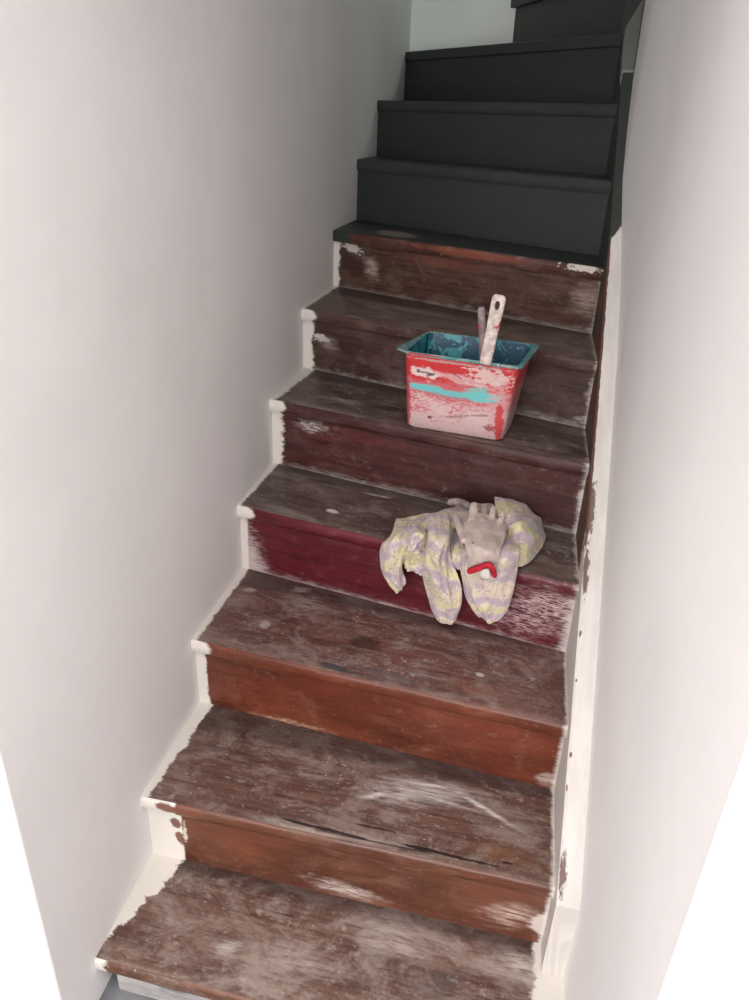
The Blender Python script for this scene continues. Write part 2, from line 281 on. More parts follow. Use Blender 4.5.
RM[7] = wood('riser_timber_g', rgb(66, 43, 36), rgb(96, 64, 53), rgb(116, 94, 86), .4, 20.1, left=(.022, .0, .02, .003), right=(.006, .0, .012, .006, .5), bottom=(.0, .008, .022, .012, .24), specks=.14,
    blobs=[br(7, 352, 248, .04, .014, -.2, CH, .9, 1.4, 130), dr(7, 372, 268, .04, .05, .4, rgb(176, 160, 152), .9), dr(7, 590, 300, .07, .06, 0, rgb(150, 130, 122), .9), dr(7, 450, 262, .2, .03, 0, rgb(110, 60, 44), .8), br(7, 596, 330, .03, .02, 0, rgb(160, 146, 142), .6, .6, 60, .6)])
M_dark = dark_paint('dark_grey_paint')
TM[7] = dark_paint('dark_grey_paint_worn', blobs=[bt(7, 396, 234, .085, .075, 0, rgb(138, 122, 114), .85, .35, 40), bt(7, 345, 226, .035, .08, 0, rgb(49, 54, 52), 1, .2), bt(7, 560, 264, .16, .010, 0, rgb(96, 64, 54), .7, .6)])
M_nose1 = wood('nosing_timber_low', rgb(96, 62, 48), rgb(136, 92, 68), rgb(158, 136, 124), .5, 23.9, left=(.02, 0, .03, .002), specks=.5, paint=CREAM)
M_nose7 = wood('nosing_timber', rgb(70, 42, 36), rgb(104, 60, 48), rgb(120, 98, 90), .4, 22.3, specks=.4, blobs=[(.02, .155, .05, .06, 0, rgb(49, 54, 52), 1, .15), br(7, 582, 266, .05, .012, 0, rgb(206, 198, 190), .9, 1.6, 170), br(7, 470, 253, .18, .012, 0, rgb(128, 66, 46), .6, .7)])

# ------------------------------------------------------------------ staircase
stair = tag(empty('staircase', (0.4, 0.0, FLOOR)), 'narrow wooden staircase between white walls, lower steps stripped brown, upper steps dark grey', 'staircase')
def make_tread(k, label):
    a, b = A[k-1], B[k-1]; zt = ZT[k-1]
    if k == 1: b = Vector((wallx(-.02), b.y, zt))
    a2 = Vector((0, YL[k]+NOSE+.004, zt)); b2 = Vector(((xr(YR[k]) if k > 1 else wallx(.2)), YR[k]+NOSE+.004, zt))
    NU, NV = 36, 8
    prof = [(1.0, -TH, 0), (0.02, -TH, 0)]           # (v fraction, dz, kind)
    front = [(.005, -TH+.001), (.001, -TH*.8), (0, -TH*.5), (.0005, -.010), (.002, -.004), (.006, -.0008)]
    verts = []; uvs = []; faces = []; mi = []
    rows = []
    for i in range(NU+1):
        t = i/NU; f = a.lerp(b, t); r = a2.lerp(b2, t); D = r.y-f.y; row = []
        w = mnoise.noise(Vector((t*9, k*3.1, 0)))*.0022 + mnoise.noise(Vector((t*31, k*1.7, 2)))*.0009
        def add(v, dz, vv):
            x = f.x + (r.x-f.x)*(v/D); row.append(len(verts)); verts.append((x, f.y+v, zt+dz)); uvs.append((f.x, vv))
        zb = zt - (ZT[k-2] if k > 1 else FLOOR)
        add(D, -TH, 0); add(.02, -TH, 0)
        for v, dz in front: add(v + (w if dz > -.03 else 0)*.6, dz + (w if dz > -.011 else 0)*.5, zb+dz)
        row.append(None)
        for j in range(NV+1):
            v = .006 + (D-.006)*(j/NV)**1.3
            sag = 0 if v > .05 else w*.5*(1-v/.05)
            add(v, -.0008*(1 if j == 0 else 0)+sag, v)
        rows.append(row)
    def strip(seq, m):
        for i in range(NU):
            for q in range(len(seq)-1):
                p, s = seq[q], seq[q+1]
                faces.append((rows[i][p], rows[i+1][p], rows[i+1][s], rows[i][s])); mi.append(m)
    nf = 2+len(front)
    strip(list(range(nf)), 1); strip(list(range(nf+1, nf+1+NV+1)), 0)
    for i in (0, NU):                                   # end caps
        idx = [q for q in rows[i] if q is not None]; faces.append(tuple(idx if i == 0 else idx[::-1])); mi.append(1)
    nm = {1: M_nose1, 7: M_nose7}.get(k, RM.get(k, M_dark)); tm = TM.get(k, M_dark)
    o = mesh('tread', verts, faces, [tm, nm], stair, uvs, mi); fix_normals(o); smooth(o, 50)
    if label: o['label'] = label
    return o
tl = {1: 'brown tread with cream paint smeared on its back left corner', 2: 'brown tread with a white chalky swirl and black cracks', 3: 'reddish brown tread with a dark blue grey smear',
      4: 'dusty grey brown tread carrying the rag', 5: 'dusty grey brown tread carrying the bucket', 6: 'dusty brown bare tread below the grey painted one', 7: 'dark grey painted tread with bare brown front edge'}
for k in range(1, 10): make_tread(k, tl.get(k, 'dark grey painted tread'))
def make_riser(k, a, b, z0, z1, mat, label=None, u0=0.0):
    n = Vector((b.y-a.y, -(b.x-a.x), 0)).normalized(); NU, NV = 20, 3; v = []; uv = []; f = []
    for s in (0, 1):
        for i in range(NU+1):
            for j in range(NV+1):
                p = a.lerp(b, i/NU); z = z0+(z1-z0)*j/NV
                w = mnoise.noise(Vector((i*.4, j*.9, k*2.3)))*.0012 if s == 0 else 0
                q = p - n*(.018*s) + n*w; v.append((q.x, q.y, z)); uv.append((p.x-a.x+u0, z-z0))
    S = (NU+1)*(NV+1); ix = lambda s, i, j: s*S+i*(NV+1)+j
    for i in range(NU):
        for j in range(NV):
            f.append((ix(0, i, j), ix(0, i+1, j), ix(0, i+1, j+1), ix(0, i, j+1))); f.append((ix(1, i, j), ix(1, i, j+1), ix(1, i+1, j+1), ix(1, i+1, j)))
        for j in (0, NV): f.append((ix(0, i, j), ix(0, i+1, j), ix(1, i+1, j), ix(1, i, j)))
    for j in range(NV):
        for i in (0, NU): f.append((ix(0, i, j), ix(0, i, j+1), ix(1, i, j+1), ix(1, i, j)))
    o = mesh('riser', v, f, mat, stair, uv); fix_normals(o); smooth(o, 40)
    if label: o['label'] = label
    return o
rl = {1: 'low riser with patchy white paint', 2: 'orange brown riser with cream paint at its left end', 3: 'orange brown varnished riser', 4: 'crimson painted riser', 5: 'dark red brown riser', 6: 'dark brown riser behind the bucket', 7: 'dark brown riser under the grey painted tread'}
off = Vector((0, NOSE, 0))
for k in range(1, 11):
    a, b = A[k-1]+off, B[k-1]+off; u0 = 0
    if k == 1: a = Vector((.028, a.y, 0)); b = Vector((wallx(0), b.y, 0)); u0 = .028
    make_riser(k, a, b, (ZT[k-2] if k > 1 else FLOOR), ZT[k-1]-TH+.001, RM.get(k, M_dark), rl.get(k, 'dark grey painted riser'), u0)
# winders round the corner at the top
def winder(poly, z, lab):
    o = prism('tread', poly, z-TH, z, M_dark, stair, .004); o['label'] = lab
P11a, P11b = Vector((.405, YBACK, 0)), Vector((xr(2.1), 2.105, 0))
P12a, P12b = Vector((.99, YBACK, 0)), Vector((.90, 2.07, 0))
Z11, Z12 = 2.062, 2.25
winder([(0, YL[9]), (xr(1.95), YR[9]), (xr(2.1)+.0, 2.13), (.44, YBACK), (0, YBACK)], ZT[9], 'dark grey painted tread in the corner')
winder([(P11a.x, P11a.y), (P11b.x, P11b.y), (.92, 2.07), (1.01, YBACK)], Z11, 'highest dark grey tread in sight')
d11 = Vector((.022, .012, 0)); make_riser(11, P11a+Vector((.024, 0, 0)), P11b+d11*.6, ZT[9], Z11-TH, M_dark, 'dark grey painted riser')
winder([(P12a.x, P12a.y), (P12b.x, P12b.y), (1.2, 2.07), (1.4, YBACK)], Z12, 'dark grey painted tread'); make_riser(12, P12a+Vector((.02, 0, 0)), P12b+Vector((.02, 0, 0)), Z11, Z12-TH, M_dark, 'dark grey painted riser')

# string board along the right wall: white below, dark grey above
def string_mat():
    N = NT('string_paint', .55); u, v = N.uv()
    white, brown, dark = rgb(212, 207, 202), rgb(92, 66, 56), rgb(58, 61, 58)
    n = N.n2(u, v, 60, 120, 3, 5, .65); n2 = N.n2(u, v, 16, 8, 9, 3); c = N.mix(N.sm(N.n2(u, v, 9, 30, 1, 3), .3, .7), rgb(198, 192, 186), white)
    # bare brown timber on the inner face between about 0.66 and 1.4 m along
    band = N.math('MULTIPLY', N.sm(N.math('ADD', u, N.math('MULTIPLY', N.math('SUBTRACT', n2, .5), .15)), .60, .74), N.sm(v, .009, .001))
    e = N.math('ADD', N.math('MULTIPLY', band, 1.0), N.math('MULTIPLY', N.math('SUBTRACT', n, .5), 1.1)); c = N.mix(N.sm(e, .45, .6), c, brown)
    for i, (pu, pv, ru, rv) in enumerate([(.19, .005, .03, .009), (.62, .004, .05, .008), (.72, .006, .06, .009), (.345, .003, .004, .004), (.45, .003, .003, .003), (.30, .002, .006, .003), (.52, .004, .006, .004)]):
        c = blob(N, u, v, c, (pu, pv, ru, rv, 0, brown, .9, 1.3, 160), 30+i)
    d = N.math('ADD', N.math('SUBTRACT', u, N.math('MULTIPLY', N.math('MAXIMUM', v, -.02), 1.6)), N.math('MULTIPLY', N.math('SUBTRACT', n, .5), .02))
    c = N.mix(N.sm(d, 1.262, 1.268), c, dark); N.color(c); N.bump(n, .2, .001); return N.m
M_string = string_mat()
ztop = lambda y: .8715*y + .2474
def make_string():
    y0, y1, N_ = .155, 2.05, 48; v = []; uv = []; f = []; R = []
    ysx = [y0 + (y1-y0)*i/N_ for i in range(N_+1)]
    for i, y in enumerate(ysx):
        zt = ztop(y); zb = max(ZT[0]+.0005 if y < .24 else 0, zt-.30); w = mnoise.noise(Vector((y*14, 4, 0)))*.0012
        xi, xo = xr(y), wallx(y)
        if i == 0: zt -= .006
        pts = [(xi, zb, -(zt-zb)), (xi+w, zt-.03, -.03), (xi+w, zt-.004, -.004), (xi+.004+w, zt, .004), (xo+.002, zt, xo-xi), (xo+.002, zb, .3)]
        if zt-.03 < zb+.002: pts[1] = (xi, zb+.002, -.03)
        R.append([]); 
        for x, z, q in pts: R[-1].append(len(v)); v.append((x, y, z)); uv.append((y, q))
    for i in range(N_):
        for j in range(6): f.append((R[i][j], R[i+1][j], R[i+1][(j+1) % 6], R[i][(j+1) % 6]))
    f.append(tuple(R[0])); f.append(tuple(R[-1][::-1]))
    o = mesh('string_board', v, f, M_string, stair, uv); fix_normals(o); smooth(o, 35); o['label'] = 'string board along the right wall, white below and dark grey above'
make_string()
# lighter grey slab at the upper end of the string
M_lgrey = dark_paint('lighter_grey', rgb(112, 114, 112))
def block():      # a thin lighter slab on the top edge of the string
    pts = [(xr(1.72)-.003, 1.715), (wallx(1.72)-.0015, 1.715), (wallx(1.93)-.0015, 1.95), (xr(1.84)-.003, 1.845), (xr(1.79)-.005, 1.79)]
    v = [(x, y, ztop(y)-.03) for x, y in pts] + [(x, y, ztop(y)+.006) for x, y in pts]; n = len(pts)
    f = [tuple(range(n)), tuple(range(n, 2*n))] + [(i, (i+1) % n, n+(i+1) % n, n+i) for i in range(n)]
    o = mesh('string_slab', v, f, M_lgrey, stair, [(q[0], q[1]) for q in v]); fix_normals(o); o['label'] = 'lighter grey slab on the top of the string board'
    b = o.modifiers.new('bevel', 'BEVEL'); b.width = .002; b.segments = 2
block()

# ------------------------------------------------------------------ paint bucket on the fifth tread
Z5 = ZT[4]
bk_o = on_z(406.5, 427, Z5); bk_r = on_z(503, 443, Z5)
ex = (bk_r-bk_o); ex.z = 0; ex.normalize(); ey = Vector((-ex.y, ex.x, 0)); BW = .236
bk_o = bk_o - ex*.002 + ey*.001
bucket = tag(empty('paint_bucket', bk_o + ex*BW/2 + ey*.07), 'rectangular red paint bucket with turquoise inside and smears, standing on a stair tread', 'bucket')
def bw(x, y, z): return bk_o + ex*x + ey*y + Vector((0, 0, Z5-bk_o.z+z))
def ring(x0, x1, y0, y1, r, z, seg=5):
    pts = []
    for cx, cy, a0 in ((x1-r, y0+r, -90), (x1-r, y1-r, 0), (x0+r, y1-r, 90), (x0+r, y0+r, 180)):
        for s in range(seg+1):
            a = math.radians(a0+90*s/seg); pts.append((cx+r*math.cos(a), cy+r*math.sin(a), z))
    return pts
def outer_at(t, inset=0.0):    # outline at height fraction t
    return (-.006*t+inset, BW+.024*t-inset, -.036*t+inset, .140+.030*t-inset)
HB = .195
def loft(name, rings, mat, parent, caps=(False, False), uvf=None, closed=True):
    n = len(rings[0]); v = [p for r in rings for p in r]; f = []
    for i in range(len(rings)-1):
        for j in range(n if closed else n-1):
            a, b = i*n+j, i*n+(j+1) % n; f.append((a, b, b+n, a+n))
    if caps[0]: f.append(tuple(range(n))[::-1])
    if caps[1]: f.append(tuple(range((len(rings)-1)*n, len(rings)*n)))
    o = mesh(name, [bw(*p) for p in v], f, mat, parent, [uvf(p) if uvf else (p[0], p[2]) for p in v]); fix_normals(o); smooth(o, 50); return o
def bucket_red():
    N = NT('red_bucket_plastic', .42, .5); u, v = N.uv()
    n = N.n2(u, v, 34, 44, 2, 6, .7, .4); f = N.n2(u, v, 130, 150, 5, 3, .6); w = N.n2(u, v, 14, 22, 8, 4, .6, .5); sc = N.n2(u, v, 180, 20, 12, 3)
    red, pink, white, cyan = rgb(182, 42, 46), rgb(186, 104, 110), rgb(200, 180, 178), rgb(104, 178, 178)
    scr = N.n2(u, v, 60, 260, 15, 5, .7, .3); vsc = N.n2(u, v, 240, 50, 18, 5, .7, .3)
    # worn paler towards the foot, still red at the top
    e = N.math('ADD', N.sm(v, .155, .10), N.math('MULTIPLY', N.math('SUBTRACT', n, .5), 1.7)); c = N.mix(N.math('MULTIPLY', N.sm(e, .3, .8), .8), red, pink)
    e2 = N.math('ADD', N.math('ADD', N.sm(v, .15, .02), N.math('MULTIPLY', N.math('SUBTRACT', w, .5), 2.0)), N.math('MULTIPLY', N.math('SUBTRACT', scr, .5), 2.2)); e2 = N.math('ADD', e2, N.math('MULTIPLY', N.math('SUBTRACT', f, .5), 1.0)); c = N.mix(N.math('MULTIPLY', N.sm(e2, .35, .9), .85), c, white)
    c = N.mix(N.math('MULTIPLY', N.sm(n, .60, .66), .8), c, white)
    c = N.mix(N.math('MULTIPLY', N.math('MULTIPLY', N.sm(vsc, .58, .66), N.sm(n, .58, .48)), .8), c, rgb(160, 38, 46))
    c = N.mix(N.math('MULTIPLY', N.sm(f, .68, .72), .7), c, rgb(96, 34, 40))
    for i, b in enumerate([(.05, .141, .046, .013, -.05, rgb(204, 184, 180), .95, 1.1, 110), (.14, .136, .07, .012, -.1, rgb(196, 150, 150), .85, .9, 60), (.043, .142, .020, .0022, -.02, rgb(64, 58, 60), .85, 1.2, 200), (.060, .139, .013, .0035, .25, rgb(50, 44, 46), .9, 1.0, 170), (.030, .144, .005, .004, .8, rgb(60, 54, 56), .8, .8, 170),
                           (.120, .145, .03, .0010, -.5, rgb(80, 34, 38), .8, .6, 80), (.13, .099, .11, .011, -.0, rgb(130, 140, 146), .8, .5, 40), (.05, .106, .05, .0095, .0, cyan, 1, .55, 45), (.12, .101, .07, .007, -.02, cyan, .9, .6, 45), (.185, .103, .055, .016, -.03, cyan, 1, .55, 45), (.17, .118, .03, .008, .1, cyan, .7, .9, 60),
                           (.220, .145, .007, .011, 0, rgb(140, 168, 178), .9, 1.2, 120), (.200, .150, .06, .022, 0, rgb(204, 184, 180), .8, 2.0, 150), (.225, .07, .03, .09, 0, rgb(196, 150, 150), .7, 1.8, 120), (.15, .052, .07, .003, .2, rgb(120, 76, 78), .6, 2.2, 200), (.205, .030, .014, .009, 0, rgb(140, 40, 48), .8, 1.8, 200), (.06, .035, .006, .005, 0, rgb(110, 30, 36), .9, .9, 130),
                           (.226, .05, .012, .06, 0, rgb(178, 44, 48), .9, .9, 70), (.004, .06, .009, .08, 0, rgb(170, 50, 58), .8, 1.0, 70), (.13, .172, .15, .003, 0, rgb(170, 160, 154), .6, 1.4, 120)]): c = blob(N, u, v, c, b, i*1.7)
    N.color(c); N.bump(f, .2, .001); return N.m
def bucket_teal(name='turquoise_paint_crust'):
    N = NT(name, .4, .5); o = N.obj(); n = N.noise(o, 22, 4, .55, .8); f = N.noise(o, 120, 3)
    c = N.mix(N.sm(n, .50, .54), rgb(16, 66, 90), rgb(56, 138, 146)); c = N.mix(N.sm(f, .62, .68), c, rgb(96, 170, 170)); N.color(c); N.bump(f, .3, .001); return N.m
def bucket_rim():
    N = NT('rim_paint_crust', .5, .4); o = N.obj(); n = N.noise(o, 45, 4, .6); f = N.noise(o, 160, 3)
    c = N.mix(N.sm(n, .42, .6), rgb(48, 118, 122), rgb(120, 136, 132)); c = N.mix(N.sm(f, .6, .66), c, rgb(180, 172, 166)); N.color(c); N.bump(f, .4, .002); return N.m
M_red, M_teal, M_rim = bucket_red(), bucket_teal(), bucket_rim()
rings = [ring(.010, BW-.010, .008, .132, .012, 0)] + [ring(*outer_at(0), .016, .006)] + [ring(*outer_at(t), .016+.004*t, HB*t) for t in (.25, .5, .75, .97, 1.0)]
loft('bucket_wall', rings, M_red, bucket, (True, False), lambda p: (p[0] + (p[1]+.04 if p[0] > BW+.02*p[2]/HB else 0), p[2]*.94))['label'] = 'red scuffed outer wall with a turquoise paint band'
ri = [ring(*outer_at(t, .0035), .016, HB*t) for t in (1.0, .97, .75, .5, .25, .05)] + [ring(.02, BW-.02, .012, .128, .012, .008)]
loft('paint_lining', ri, M_teal, bucket, (False, True))['label'] = 'turquoise and dark blue paint coating inside the bucket'
def lip():
    n = None; out = []
    prof = [(-.0035, HB), (-.0015, HB+.0018), (.001, HB+.0022), (.005, HB+.0008), (.0052, HB-.003), (.002, HB-.004), (.0002, HB-.006)]
    base = ring(*outer_at(1.0), .020, HB); cx, cy = .127, .103; rg = []
    for d, z in prof:
        r = ring(*outer_at(1.0, -d), .020+max(d, 0), z); q = []
        for (x, y, zz) in r:
            k1 = math.exp(-((x+.006)**2+(y+.036)**2)/.0011); k2 = math.exp(-((x-BW-.024)**2+(y-.17)**2)/.0012); k3 = math.exp(-((x-BW-.024)**2+(y+.036)**2)/.0005)
            s = max(0, d)/.0052
            w = mnoise.noise(Vector((x*60, y*60, z*40)))*.0012
            q.append((x - .022*k1*s + .012*k2*s + .003*k3*s, y + (.012*k1+.006*k2)*s, zz + (.002*k1 - .002*k3)*s + w))
        rg.append(q)
    loft('rim', rg, M_rim, bucket)['label'] = 'paint crusted turquoise rim with pouring lips'
lip()

# tools in the bucket
def handle_mat(name, a, b, seed):
    N = NT(name, .55); o = N.obj(); n = N.noise(o, 60, 5, .65); f = N.noise(o, 150, 3)
    c = N.mix(N.sm(n, .4, .62), a, b); c = N.mix(N.sm(N.noise(o, 48, 2), .67, .70), c, rgb(170, 60, 66)); N.color(c); N.bump(f, .3, .001); return N.m
M_h1 = handle_mat('pale_handle_paint', rgb(168, 152, 146), rgb(206, 194, 188), 1); M_h2 = handle_mat('grey_handle_paint', rgb(112, 98, 98), rgb(146, 130, 128), 2)
M_metal = NT('brushed_steel', .35).m; M_metal.node_tree.nodes['Principled BSDF'].inputs['Metallic'].default_value = 1; M_metal.node_tree.nodes['Principled BSDF'].inputs['Base Color'].default_value = rgb(150, 150, 150)
M_bris = handle_mat('stiff_bristle', rgb(60, 110, 120), rgb(90, 84, 80), 3)
def slab(name, sections, mat, parent, hole=None):
    """sections: (centre, half width vec, half thick vec) joined into a rounded bar"""
    v = []; f = []; K = 12
    for c, hw, ht in sections:
        for i in range(K):
            a = 2*math.pi*i/K; ca, sa = math.cos(a), math.sin(a); e = .55
            v.append(c + hw*(abs(ca)**e*math.copysign(1, ca)) + ht*(abs(sa)**e*math.copysign(1, sa)))
    for s in range(len(sections)-1):
        for i in range(K): a, b = s*K+i, s*K+(i+1) % K; f.append((a, b, b+K, a+K))
    f.append(tuple(range(K))[::-1]); f.append(tuple(range((len(sections)-1)*K, len(sections)*K)))
    o = mesh(name, v, f, mat, parent); fix_normals(o); smooth(o, 60); return o
def bar(name, p0, p1, prof, wdir, mat, parent):
    ax = (p1-p0); L = ax.length; ax.normalize(); w = (wdir - ax*wdir.dot(ax)).normalized(); t = ax.cross(w)
    return slab(name, [(p0+ax*(L*s), w*hw, t*ht) for s, hw, ht in prof], mat, parent)
front_n = -ey
# pale handle hooked over the front rim
y_front = bw(0, -.004, 0)
def on_front(px, py, offy): return on_plane(px, py, bw(0, offy, 0), ey)
h0 = on_front(485, 364, -.054); h1 = on_front(497.5, 294.5, -.040)
rol = tag(empty('roller_handle', h0), 'pale paint spattered flat handle with hanging hole, hooked on the bucket rim', 'paint tool', )
h1 = h1 + ex*.005; hb = bar('grip', h0, h1, [(0, .0120, .004), (.03, .0135, .0055), (.5, .0138, .006), (.85, .0150, .006), (.955, .0150, .0055), (.99, .012, .0045), (1.0, .009, .003)], ex, M_h1, rol)
cut = mesh('hole_cutter', [(0, 0, 0)], [], M_h1)
bpy.data.objects.remove(cut)
axh = (h1-h0).normalized(); hp = h0 + (h1-h0)*.86; nrm = axh.cross(ex).normalized()
if nrm.dot(CAM-hp) < 0: nrm = -nrm
wv = (ex - axh*ex.dot(axh)).normalized()
bmc = bmesh.new(); ring_v = []
for s in (-1, 1):
    ring_v.append([bmc.verts.new(hp + axh*(.0085*math.sin(a)*(1.3 if math.sin(a) < 0 else 1)) + wv*(.0055*math.cos(a)) + nrm*(.012*s)) for a in [2*math.pi*i/16 for i in range(16)]])
bmc.faces.new(ring_v[0][::-1]); bmc.faces.new(ring_v[1])
for i in range(16): bmc.faces.new((ring_v[0][i], ring_v[0][(i+1) % 16], ring_v[1][(i+1) % 16], ring_v[1][i]))
bmesh.ops.recalc_face_normals(bmc, faces=bmc.faces)
mec = bpy.data.meshes.new('cut'); bmc.to_mesh(mec); bmc.free(); oc = bpy.data.objects.new('cut', mec); col.objects.link(oc)
bo = hb.modifiers.new('hole', 'BOOLEAN'); bo.operation = 'DIFFERENCE'; bo.object = oc; bo.solver = 'EXACT'
bpy.context.view_layer.update(); dg = bpy.context.evaluated_depsgraph_get()
new = bpy.data.meshes.new_from_object(hb.evaluated_get(dg)); hb.modifiers.clear(); hb.data = new; bpy.data.objects.remove(oc); smooth(hb, 60)
hk = [h0 + axh*.006 + nrm*(-.002), bw(0, 0, 0)]
q0 = h0 + axh*.012
def atz(p, y, z): rel = p-bk_o; return bw(rel.dot(ex), y, z)
slab('hook', [(atz(q0, -.050, HB+.012), ex*.008, Vector((0, 0, .002))), (atz(q0, -.034, HB+.012), ex*.008, Vector((0, 0, .002))), (atz(q0, -.027, HB+.006), ex*.008, ey*.002), (atz(q0, -.020, HB-.05), ex*.008, ey*.002)], M_metal, rol)
# thinner grey brush standing inside, behind it
g1 = on_front(481.5, 307, .025); g0 = on_front(483.5, 368, .045)
axb = (g0-g1).normalized(); gend = g1 + axb*((g1.z-(Z5+.012))/-axb.z)
brs = tag(empty('paint_brush', gend), 'thin grey brush handle standing in the bucket behind the pale handle', 'paint brush')
bar('handle', g1, g1+(gend-g1)*.62, [(0, .006, .004), (.03, .0085, .007), (.4, .0085, .007), (.8, .009, .007), (1, .011, .007)], ex, M_h2, brs)
bar('ferrule', g1+(gend-g1)*.62, g1+(gend-g1)*.78, [(0, .015, .007), (1, .018, .008)], ex, M_metal, brs)
bar('bristles', g1+(gend-g1)*.78, gend, [(0, .017, .007), (.6, .018, .006), (1, .018, .003)], ex, M_bris, brs)

# ------------------------------------------------------------------ rag and glove on the fourth tread
Z4 = ZT[3]
def pt(px, py, mode, val, lift=0.0):
    p = on_z(px, py, Z4+val+lift) if mode == 'h' else on_nose(px, py, 4, val+lift)
    lim = ynose(5, p.x) + NOSE - .010
    if p.y > lim:
        a, b = A[4], B[4]; n = Vector((b.y-a.y, -(b.x-a.x), 0)).normalized(); p = on_plane(px, py, a + off + n*.010, n)
    if p.z < Z4+.004 and p.y > ynose(4, p.x)-.002: p.z = Z4+.004
    return p
def cr(p0, p1, p2, p3, t):
    return .5*((2*p1) + (p2-p0)*t + (2*p0-5*p1+4*p2-p3)*t*t + (3*p1-p0-3*p2+p3)*t*t*t)
def resample(pts, m):
    n = len(pts); out = []
    for i in range(m+1):
        s = i/m*(n-1); k = min(int(s), n-2); t = s-k
        g = lambda q: pts[q] if 0 <= q < n else (2*pts[0]-pts[1] if q < 0 else 2*pts[-1]-pts[-2])
        out.append(cr(g(k-1), g(k), g(k+1), g(k+2), t))
    return out
def sheet(grid, nu, nv):
    rows = [resample(r, nu) for r in grid]; cols = [resample([rows[i][j] for i in range(len(rows))], nv) for j in range(nu+1)]
    return [[cols[j][i] for j in range(nu+1)] for i in range(nv+1)]
def P(s):   # 'px,py,h.03 ...' -> points
    out = []
    for w in s.split():
        a, b, c = w.split(','); out.append(pt(float(a), float(b), c[0], float(c[1:])))
    return out
sheets = {
 'back': ['396,519,h.006 410,516,h.02 426,514,h.03 445,509,h.035 462,505,h.035 478,504,h.035 494,504,h.035', '393,529,h.012 407,524,h.03 422,521,h.04 445,517,h.05 462,514,h.05 480,514,h.05 500,514,h.05',
          '391,538,h.014 404,533,h.03 418,530,h.04 440,528,h.05 460,528,h.04 482,527,h.05 508,527,h.05'],
 'flap': ['396,519,h.012 402,521,h.025 408,523,h.03 413,524,h.03 418,525,h.03', '391,535,h.012 397,533,h.035 403,531,h.04 408,531,h.035 412,531,h.03', '381,546,d.022 388,543,d.045 396,541,d.05 404,541,d.045 409,541,d.035',
          '380,560,d.022 386,559,d.045 393,557,d.050 400,555,d.042 405,556,d.028', '383,575,d.022 388,576,d.038 394,574,d.045 399,571,d.042 402,567,d.028', '390,584,d.022 394,585,d.034 398,584,d.038 402,581,d.036 405,578,d.028', '398,592,d.024 399,592,d.028 401,590,d.03 403,587,d.03 406,583,d.028'],
 'tube': ['408,527,h.03 412,525,h.05 417,524,h.05 424,526,h.035', '407,537,d.025 411,533,d.055 418,532,d.055 426,534,d.025', '405.5,548,d.02 410,545,d.055 417,544,d.055 425,545,d.02', '404,559,d.018 408.5,556,d.05 415,554,d.05 421,555,d.018'],
 'inner': ['402,548,d.016 412,547,d.03 425,547,d.018', '403,560,d.016 412,561,d.024 424,562,d.018', '405,569,d.016 413,572,d.022 423,576,d.018'],
 'middle': ['420,521,h.035 430,517,h.05 440,515,h.055 449,514,h.05 456,515,h.035', '425,532,h.03 430,528,h.06 438,526,h.066 447,527,h.055 453,530,h.032', '425,545,d.018 431,543,d.05 439,542,d.06 445,543,d.045 449,546,d.018',
            '422,560,d.018 430,560,d.05 438,560,d.058 444,560,d.042 452,562,d.018', '422,574,d.018 431,575,d.048 440,576,d.052 447,575,d.034 458,576,d.022', '426,589,d.018 434,591,d.042 442,591,d.046 451,590,d.034 462,589,d.024', '431,608,d.022 437,609,d.036 445,609,d.04 453,608,d.036 461,605,d.024', '437,621,d.024 441,623,d.03 447,625,d.032 452,624,d.03 457,617,d.024'],
 'right': ['460,525,h.02 474,522,h.048 488,521,h.052 502,523,h.052 518,527,h.03', '457,543,h.012 472,540,h.048 488,538,h.052 504,536,h.052 519,537,h.025', '458,558,d.016 472,557,d.045 488,556,d.05 505,553,d.05 519.5,550,d.022',
           '461,572,d.02 473,575,d.042 488,576,d.05 504,573,d.05 518,567,d.022', '463,586,d.02 473,590,d.04 487,593,d.046 502,590,d.046 515,583,d.024', '467,600,d.022 476,605,d.036 488,608,d.042 501,604,d.04 512,597,d.024', '478,614,d.024 483,618,d.03 489,624,d.034 498,621,d.034 507,613,d.024'],
 'fill': ['444,519,h.03 458,518,h.035 474,519,h.035', '446,534,h.022 458,534,h.026 472,536,h.03', '447,552,d.010 458,553,d.014 472,556,d.018', '452,568,d.012 460,570,d.014 468,574,d.016'],
 'mound': ['494,497,h.07 507,499,h.062 525,506,h.04 540,520,h.014 545.5,536,h.004', '495,505,h.075 508,507,h.080 523,514,h.068 537,527,h.04 543,546,h.008', '497,515,h.07 508,518,h.072 520,524,h.074 531,537,h.05 535,557,h.008', '500,526,h.055 507,530,h.050 512,535,h.056 521,548,h.045 524,566,h.006', '502,536,h.030 506,540,h.035 508,545,h.035 513,555,h.03 516,567,h.006'],
}
